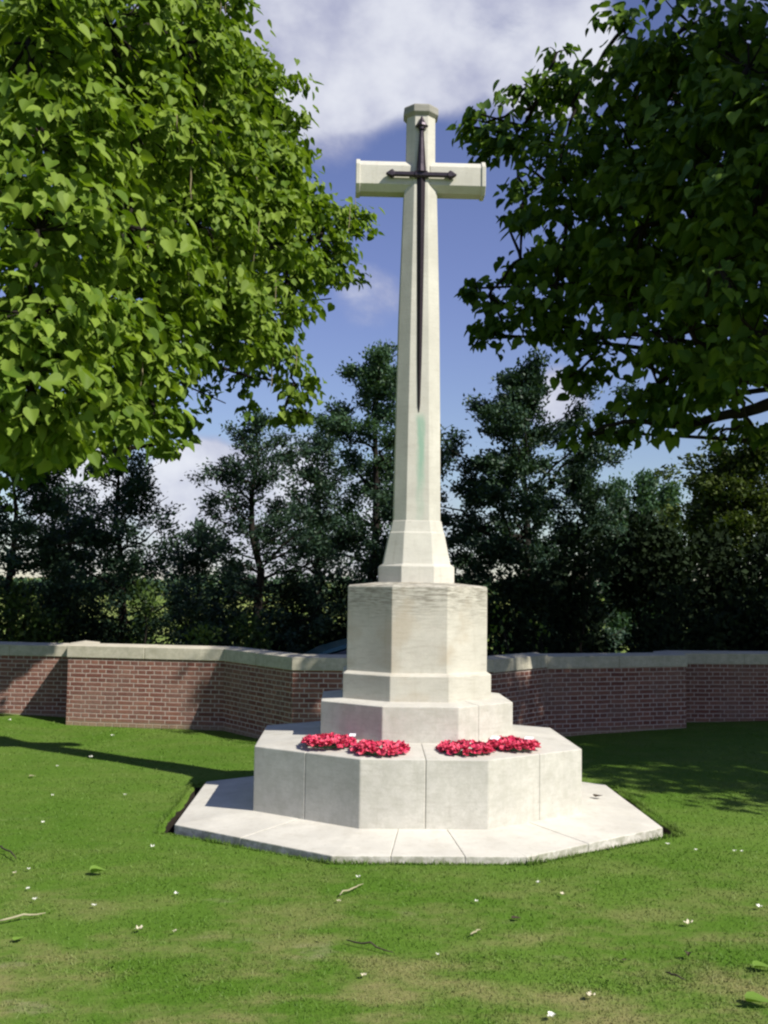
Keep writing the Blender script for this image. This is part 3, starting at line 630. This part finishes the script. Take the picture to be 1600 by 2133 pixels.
def limb_tree(name, label, px, D, top_py, half_px, leafm, seed, nleaf, lsize, group=None, base=-.48, start=.03, prof=.9, layer=.25, elev=(10, 45), cat='tree', bow=.32, nl=None, trunk=True):
    g = np.random.default_rng(seed); rr = random.Random(seed)
    b = at(px, 1235, D); zt = at(px, top_py, D).z; Hh = zt-base; hw = half_px*D/FPX
    foot = Vector((b.x, b.y, base)); t = thing(name, label, cat, foot, group)
    top = Vector((b.x+rr.uniform(-.2, .2), b.y, zt-.15)); tk = curve(foot, top, 0, 8, .03, rr)
    mb = MB(); mb.tube(tk, list(np.linspace(.03+.016*Hh, .012, 9)), 8); mb.build('trunk', M_bark, t, smooth=True)
    br = MB(); P = []; A = []; NL = nl or int(26+Hh*3)
    for k in range(NL):
        f = start+(1-start)*((k+rr.random())/NL); q = tk[min(7, int(f*8))].lerp(tk[min(8, int(f*8)+1)], f*8-int(f*8)) if f < 1 else tk[-1]
        width = hw*(min(1, (1-f)/(1-bow))**prof if f > bow else max(0,.72+.28*((f-start)/(bow-start))))*rr.uniform(.55, 1.15)+.15
        az = rr.uniform(0, 2*math.pi); el = R(rr.uniform(*elev))*(.5+f)
        d = Vector((math.cos(az)*math.cos(el), math.sin(az)*math.cos(el), math.sin(el))); e = q+d*width
        c = curve(q, e, -.04, 5, .10, rr); br.tube(c, list(np.linspace(.008+.012*width, .004, 6)), 5)
        n = int(nleaf/NL*(.25+width/hw)); s_ = g.beta(2.2, 1.3, n); C_ = np.array([list(v) for v in c])
        ii = np.minimum((s_*5).astype(int), 4); ff = (s_*5-ii)[:, None]; pp = C_[ii]*(1-ff)+C_[ii+1]*ff
        # side sprays: cluster about a handful of twigs
        nt_ = max(3, int(width*5)); off = g.normal(size=(nt_, 3))*np.array([.26, .26, layer*.6])*min(1.0, width*.6); wsel = (s_*nt_).astype(int).clip(0, nt_-1)
        for j in range(0, nt_, 2):
            s0 = (j+.5)/nt_; i0 = min(4, int(s0*5)); o0 = C_[i0]*(1-(s0*5-i0))+C_[i0+1]*(s0*5-i0); br.tube([o0, o0+off[j]*.6, o0+off[j]*1.35], [.006, .004, .002], 3)
        pp = pp+off[wsel]+g.normal(size=(n, 3))*np.array([lsize*1.3, lsize*1.3, lsize*.8])
        P.append(pp); A.append(np.tile(np.array([d.x, d.y, d.z]), (n, 1)))
    br.build('branches', M_bark, t, smooth=True)
    P = np.concatenate(P); A = np.concatenate(A)
    finish(leaf_mesh('crown', P, A+g.normal(size=P.shape)*.7+np.array([0, 0, -.2]), np.array([0, -.1, 1.])+g.normal(size=P.shape)*.6, lsize*g.uniform(.7, 1.3, len(P)), BLADE), 'crown', leafm, t)
    return t
GB = 'trees beyond the wall'
limb_tree('young_tree', 'dark young tree beyond the wall with a lone pointed crown, left of centre', 265, 17, 925, 185, M_leaf_dark, 31, 27000, .062, GB, prof=.6, start=.0, nl=70)
limb_tree('young_tree', 'dark open tree beyond the wall, showing sky through its branches, second left of the cross', 545, 17.5, 850, 195, M_leaf_dark, 32, 31000, .062, GB, prof=.55, start=.0, nl=60)
limb_tree('tall_tree', 'tallest blue green tree beyond the wall, its top hidden behind the cross shaft', 780, 20, 735, 190, M_leaf_mid, 33, 40000, .078, GB, prof=.42, bow=.45, start=.1)
limb_tree('dense_tree', 'dense dark tree beyond the wall directly right of the cross shaft', 1095, 18, 780, 250, M_leaf_dark, 34, 66000, .072, GB, prof=.5, bow=.6)
limb_tree('dense_tree', 'dark heavy tree beyond the wall at the left picture edge under the catalpa', 20, 16, 900, 185, M_leaf_dark, 35, 36000, .066, GB, prof=.6, bow=.6)
limb_tree('young_tree', 'slim dark tree beyond the wall with leafy side boughs, just left of the pedestal', 665, 19, 900, 190, M_leaf_dark, 36, 23000, .068, GB, prof=.7)
limb_tree('dense_tree', 'dark spreading tree beyond the wall, just left of the far poplars', 1205, 19.5, 945, 125, M_leaf_dark, 37, 26000, .075, GB, prof=.5, bow=.5)
limb_tree('young_tree', 'low dark tree between the lone pointed tree and the open trees', 405, 19.5, 1090, 120, M_leaf_dark, 38, 12000, .068, GB, prof=.5, start=.3)
limb_tree('young_tree', 'dark tree beyond the wall between the left picture edge and the lone pointed tree', 150, 18.5, 1010, 120, M_leaf_dark, 39, 14000, .068, GB, prof=.5, start=.0)
for k, (px, top, hw_, lab) in enumerate(((1290, 1000, 30, 'leftmost and narrowest of the far poplars'), (1345, 985, 36, 'tallest of the far poplars, feathery and pale green'), (1395, 1010, 28, 'rightmost far poplar, beside the round olive tree'))):
    limb_tree('poplar_tree', lab, px, 46, top, hw_*.8, M_leaf_pop, 40+k, 11000, .17, 'far poplars', prof=.75, elev=(60, 80), bow=.45, base=-.5)
limb_tree('round_tree', 'broad round topped olive green tree above the dark thicket at right', 1560, 27, 945, 165, M_leaf_round, 45, 36000, .13, GB, prof=.38, bow=.6)

def bush(name, label, px, D, top_py, half_px, leafm, seed, n, lsize, group=None, base=-.48, depth=.7):
    g = np.random.default_rng(seed); b = at(px, 1235, D); zt = at(px, top_py, D).z; hw = half_px*D/FPX; Hh = zt-base
    t = thing(name, label, 'bush', (b.x, b.y, base), group); lob = []
    for k in range(9):
        a = g.uniform(0, 2*np.pi); r_ = hw*g.uniform(.28, .46); rad_ = (hw-r_)*math.sqrt(g.random())
        h = g.uniform(.25, 1)*(1-.35*(rad_/hw)**2); lob.append(((b.x+rad_*math.cos(a), b.y+rad_*math.sin(a)*depth, base+max(r_*.5, Hh*h-r_*.8)), min(r_, Hh*.45)))
    lob.append(((b.x, b.y, zt-hw*.35), hw*.38))
    P, Nn = [], []
    for c, r_ in lob:
        m = n//len(lob); nc = max(5, m//14); d = unit(g.normal(size=(nc, 3))); cc = np.array(c)+d*r_*(g.uniform(.3, 1.05, (nc, 1))**.5); ww = g.integers(0, nc, m)
        p = cc[ww]+g.normal(size=(m, 3))*lsize*1.1; p[:, 2] = np.maximum(p[:, 2], base+.02); P.append(p); Nn.append(unit((p-np.array(c))/r_+np.array([0, 0, .6])+g.normal(size=p.shape)*.5))
    P = np.concatenate(P); Nn = np.concatenate(Nn)
    finish(leaf_mesh('foliage', P, Nn+g.normal(size=P.shape)*.8, Nn+g.normal(size=P.shape)*.3, lsize*g.uniform(.7, 1.3, len(P)), BLADE), 'foliage', leafm, t)
    mb = MB(); rr = random.Random(seed)
    for c, r_ in lob: mb.tube(curve((b.x+rr.uniform(-.2, .2), b.y, base), c, .03, 4, .1, rr), [.03, .025, .018, .012, .006], 5)
    mb.build('stems', M_bark, t, smooth=True); return t
GD = 'dark thicket right of the cross'
bush('thicket_shrub', 'near black shrub against the wall just right of the pedestal', 1085, 15.2, 1185, 110, M_leaf_deepshade, 51, 4200, .10, GD)
bush('thicket_shrub', 'tall near black shrub under the dense tree, second right of the pedestal', 1215, 16, 1105, 130, M_leaf_deepshade, 52, 6200, .11, GD)
bush('thicket_shrub', 'tall black rounded shrub below the far poplars', 1345, 17, 1085, 130, M_leaf_deepshade, 53, 6500, .11, GD)
bush('thicket_shrub', 'tall black shrub below the round olive tree', 1480, 17.5, 1110, 130, M_leaf_deepshade, 54, 6500, .11, GD)
bush('thicket_shrub', 'black shrub at the right picture edge below the olive tree', 1610, 17, 1130, 120, M_leaf_deepshade, 55, 5500, .11, GD)
bush('thicket_shrub', 'low black shrub behind the coping, middle of the right wall', 1400, 14.9, 1235, 140, M_leaf_deepshade, 56, 4800, .09, GD)
bush('thicket_shrub', 'low black shrub behind the coping at the far right', 1560, 15.4, 1225, 120, M_leaf_deepshade, 57, 4600, .09, GD)
GU = 'undergrowth behind the left wall'
bush('leafy_bush', 'dark bush behind the wall at the left picture edge', 45, 15.3, 1235, 95, M_leaf_ivy, 61, 3600, .085, GU)
bush('leafy_bush', 'dark green bush behind the left end of the sunlit brick panel', 175, 15.6, 1245, 95, M_leaf_deepshade, 62, 3200, .08, GU)
bush('leafy_bush', 'dark bush at the foot of the lone pointed tree', 300, 16, 1225, 80, M_leaf_ivy, 63, 3000, .08, GU)
bush('leafy_bush', 'low bright green bush behind the sunlit coping', 420, 15.2, 1300, 80, M_leaf_bright, 64, 1900, .07, GU)
bush('leafy_bush', 'low green bush behind the coping at the inner corner of the wall', 520, 15.5, 1290, 60, M_leaf_ivy, 65, 2200, .07, GU)
bush('leafy_bush', 'dark bush behind the wall left of the parked car', 600, 17.5, 1225, 75, M_leaf_deepshade, 66, 3400, .085, GU)
bush('leafy_bush', 'dark low bush between the two open trees left of the cross', 440, 19, 1245, 110, M_leaf_ivy, 71, 4200, .09, GU)
bush('leafy_bush', 'dark bush behind the parked car roof', 705, 18.5, 1205, 80, M_leaf_deepshade, 67, 3600, .085, GU)
bush('sapling', 'small bright green sapling behind the wall close right of the pedestal', 1045, 14.0, 1285, 26, M_leaf_bright, 68, 170, .07)
bush('sapling', 'slender bright green shoot behind the wall right of the sapling', 1128, 14.4, 1310, 17, M_leaf_bright, 69, 110, .07)

# far hedgerow on the horizon
g = np.random.default_rng(77); n = 16000
X = g.uniform(-75, 75, n); hh = 2.2+1.3*np.array([noise.noise((x*.09, 0, 2)) + .6*noise.noise((x*.35, 5, 2)) for x in X])
P = np.stack([X, 128+g.normal(0, 1.2, n), np.array([ground_h(x, 128) for x in X])+g.uniform(0, 1, n)*np.maximum(.6, hh)], 1)
finish(leaf_mesh('distant_hedgerow', P, g.normal(size=P.shape), g.normal(size=P.shape)+np.array([0, -.5, .5]), g.uniform(.35, .8, n), BLADE), 'distant_hedgerow', M_leaf_mid, kind='stuff')

# ------------------------------------------------------------------ parked car beyond the wall
def car():
    c0 = at(752, 1360, 16.0); base = -.46
    t = thing('parked_car', 'teal green car parked beyond the wall, only its curved roof showing beside the pedestal', 'car', (c0.x, c0.y, base))
    rz = Matrix.Rotation(R(8), 3, 'Z')
    def tr(p): q = rz @ Vector(p); return Vector((q.x+c0.x, q.y+c0.y, q.z+base))
    body = MB(); lp = []
    for x, zlo, zhi, hw in ((-2.02, .45, .66, .62), (-1.95, .30, .80, .76), (-1.3, .22, .92, .82), (-.4, .20, .95, .84), (.6, .20, .95, .84), (1.4, .22, .96, .83), (1.9, .30, .90, .78), (2.0, .45, .75, .66)):
        lp.append([tr(q) for q in ((x, -hw, zlo+.08), (x, -hw, zhi-.12), (x, -hw+.10, zhi), (x, hw-.10, zhi), (x, hw, zhi-.12), (x, hw, zlo+.08), (x, hw-.12, zlo), (x, -hw+.12, zlo))])
    body.loft(lp); body.build('body', M_carpaint, t, smooth=False, bevel=.03)
    prof = [(-1.25, .93), (-.95, 1.08), (-.55, 1.28), (-.1, 1.405), (.4, 1.445), (.95, 1.42), (1.4, 1.32), (1.7, 1.14), (1.86, .94)]
    roof = MB(); lp = [[tr(q) for q in ((x, -.60, z-.055), (x, -.52, z), (x, .52, z), (x, .60, z-.055), (x, .52, z-.07), (x, -.52, z-.07))] for x, z in prof]; roof.loft(lp); roof.build('roof', M_carpaint, t, smooth=False, bevel=.015)
    gl = MB()
    for s in (-1, 1):
        top = [(x, s*.61, z-.075) for x, z in prof[1:-1]]; bot = [(x, s*.74, .93) for x, z in prof[1:-1]]
        gl.loft([[tr(a), tr(b), tr((b[0], b[1]-s*.02, b[2])), tr((a[0], a[1]-s*.02, a[2]))] for a, b in zip(top, bot)])
    gl.build('side_glass', M_glass, t)
    for x in (-1.25, 1.25):
        for s in (-1, 1):
            w_ = MB(); w_.tube([tr((x, s*.70, .30)), tr((x, s*.72, .30)), tr((x, s*.86, .30)), tr((x, s*.88, .30))], [.24, .30, .30, .25], 20); wo_ = w_.build('wheel', M_tyre, t)
            h_ = MB(); h_.tube([tr((x, s*.86, .30)), tr((x, s*.895, .30))], [.18, .14], 14); ho = h_.build('rim', M_rim, None); ho.parent = wo_; ho.matrix_parent_inverse = wo_.matrix_parent_inverse.copy(); ho.matrix_parent_inverse = Matrix.Identity(4)
car()

# ------------------------------------------------------------------ small things lying on the lawn and slab
def gz(p): return ground_h(p.x, p.y)
def ground_pt(px, py):
    p = onz(px, py, .02)
    for _ in range(3): p = onz(px, py, gz(p)+.02)
    return Vector((p.x, p.y, gz(p)))
def blossom_mesh(seed, m, size):
    r_ = random.Random(seed); mb = MB()
    for k in range(5):
        a = k*1.256+r_.uniform(-.3, .3); l = size*r_.uniform(.7, 1.15); q = []
        for u, v in ((.05, 0), (.4, .32), (.8, .36), (1, .1), (.95, -.25), (.5, -.34)):
            q.append(Vector((l*(u*math.cos(a)-v*math.sin(a)), l*(u*math.sin(a)+v*math.cos(a)), size*(.25+.9*u*r_.uniform(.3, 1.0)))))
        mb.add(q, [tuple(range(6))])
    me_o = mb.build('fallen_blossom', m); return me_o
protos = []
def drop_blossom(px, py, sz, label, cream=False):
    sz *= .82
    p = ground_pt(px, py); o = blossom_mesh(int(px*7+py), M_petal2 if cream else M_petal, sz)
    o.location = p+Vector((0, 0, .012)); tag(o, label, 'petal', 'fallen white blossoms on the lawn')
LB = 'small white blossom lying on the lawn left of the stone slab'
LN = 'white blossom on the lit lawn between the cross shadow and the left wall'
FL_ = 'pale blossom on the front lawn, left of the picture middle'
FR_ = 'pale blossom on the front lawn, right of the picture middle'
BR_ = 'tiny white blossom near the lawn right of the slab corner'
for px, py in ((110,1656),(260,1655),(90,1712),(120,1595)): drop_blossom(px, py, .018, LB)
for px, py in ((190,1577),(235,1532),(20,1500)): drop_blossom(px, py, .026, LN)
drop_blossom(318, 1763, .022, 'white blossom on the lawn just below the left corner of the slab')
for px, py, c in ((60,1809,0),(31,1817,1),(59,1850,0),(72,1872,0),(195,1885,0),(367,1860,0),(364,1939,1)): drop_blossom(px, py, .017, FL_, c)
drop_blossom(289, 1935, .026, 'larger cream blossom on the worn front lawn at left', True)
drop_blossom(746, 1826, .020, 'white blossom directly in front of the slab, left of its middle')
drop_blossom(757, 2030, .018, 'beige blossom low in the picture middle on the worn grass', True)
drop_blossom(705, 1875, .015, 'dull cream blossom beside the pale curled pod in front of the slab', True)
drop_blossom(1120, 1838, .020, 'white blossom in front of the right front corner of the slab')
drop_blossom(1172, 1862, .018, 'cream blossom just right of the white one before the slab corner', True)
for px, py in ((1449,1769),(1545,1772),(1530,1771),(1391,1757)): drop_blossom(px, py, .015, BR_)
drop_blossom(1581, 1888, .022, 'white blossom at the right picture edge, on the open lawn')
for px, py in ((912,1986),(992,1875)): drop_blossom(px, py, .013, FR_)
drop_blossom(1230, 2074, .028, 'large cream blossom low on the front lawn at right', True)
drop_blossom(1150, 2117, .026, 'brightest white blossom at the bottom edge of the lawn')
drop_blossom(1432, 1924, .030, 'flat beige blossom on a bare spot of lawn at right', True)

def lie_leaf(px, py, size, rz, label, m, z=None, name='fallen_leaf', curl=.25):
    p = ground_pt(px, py) if z is None else onz(px, py, z)
    mb = MB(); sh = [Vector((a*size, b*size, abs(b)*size*curl*2+curl*size*(a-.4)**2+.02)) for a, b, c in HEART]
    mb.add(sh[:7]+sh[8:13], [(0,1,2,3,4,5,6), (6,7,8,9,10,11,0)]); o = mb.build(name, m); o.location = p+Vector((0, 0, -.008)); o.rotation_euler = (0, 0, rz); return tag(o, label, 'leaf')
lie_leaf(190, 1818, .085, .3, 'curled pale green fallen leaf on the lawn in front of the slab at left', M_leaf_fallen, curl=.5)
lie_leaf(31, 1956, .05, 1.0, 'small light green fallen leaf near the left picture edge', M_leaf_fallen)
lie_leaf(1572, 2014, .075, -.1, 'green fallen leaf at the right edge, the upper one of two', M_leaf_fallen, curl=.35)
lie_leaf(1556, 2085, .10, -.35, 'large bright green fallen leaf in the lower right corner', M_leaf_fallen, curl=.35)
lie_leaf(1434, 1992, .042, 1.2, 'small dark curled leaf on the front lawn at right', M_brown, curl=.8)
lie_leaf(1068, 1911, .045, .2, 'dark brown leaf flat on the lawn in front of the slab, right of middle', M_brown)
lie_leaf(1299, 1997, .022, .6, 'tiny dark leaf scrap left of the small curled leaf', M_brown)
lie_leaf(1240, 1664, .075, .5, 'dark dry leaf lying on the slab behind the right side of the step', M_brown, z=.095)
lie_leaf(62, 1616, .05, .4, 'beige dry leaf on the lawn below the cross shadow at left', M_drypod)
def stick(name, a, b, r_, m, label, cat):
    A, B = ground_pt(*a), ground_pt(*b); A.z += r_+.016; B.z += r_+.016; rr = random.Random(int(a[0])); mb = MB(); mb.tube(curve(A, B, .03, 6, .06, rr), [r_*.6, r_, r_, r_, r_*.9, r_*.7, r_*.4], 6)
    tag(mb.build(name, m, smooth=True), label, cat)
stick('twig', (722, 1958), (820, 1984), .0045, M_twig, 'thin dark twig on the front lawn below the middle of the slab', 'twig')
stick('twig', (-6, 1762), (34, 1789), .0055, M_twig, 'short dark twig at the left picture edge', 'twig')
stick('twig', (1388, 2026), (1428, 2041), .0045, M_twig, 'short dark twig below the small curled leaf at right', 'twig')
stick('fallen_pod', (-4, 1919), (95, 1902), .0055, M_drypod, 'long pale dry seed pod on the grass at the left edge', 'seed pod')
stick('fallen_pod', (708, 1864), (757, 1841), .0045, M_drypod, 'pale thin seed pod in front of the slab', 'seed pod')
stick('fallen_pod', (980, 1946), (1001, 1936), .0045, M_drypod, 'tiny pale curled pod on the front lawn right of middle', 'seed pod')
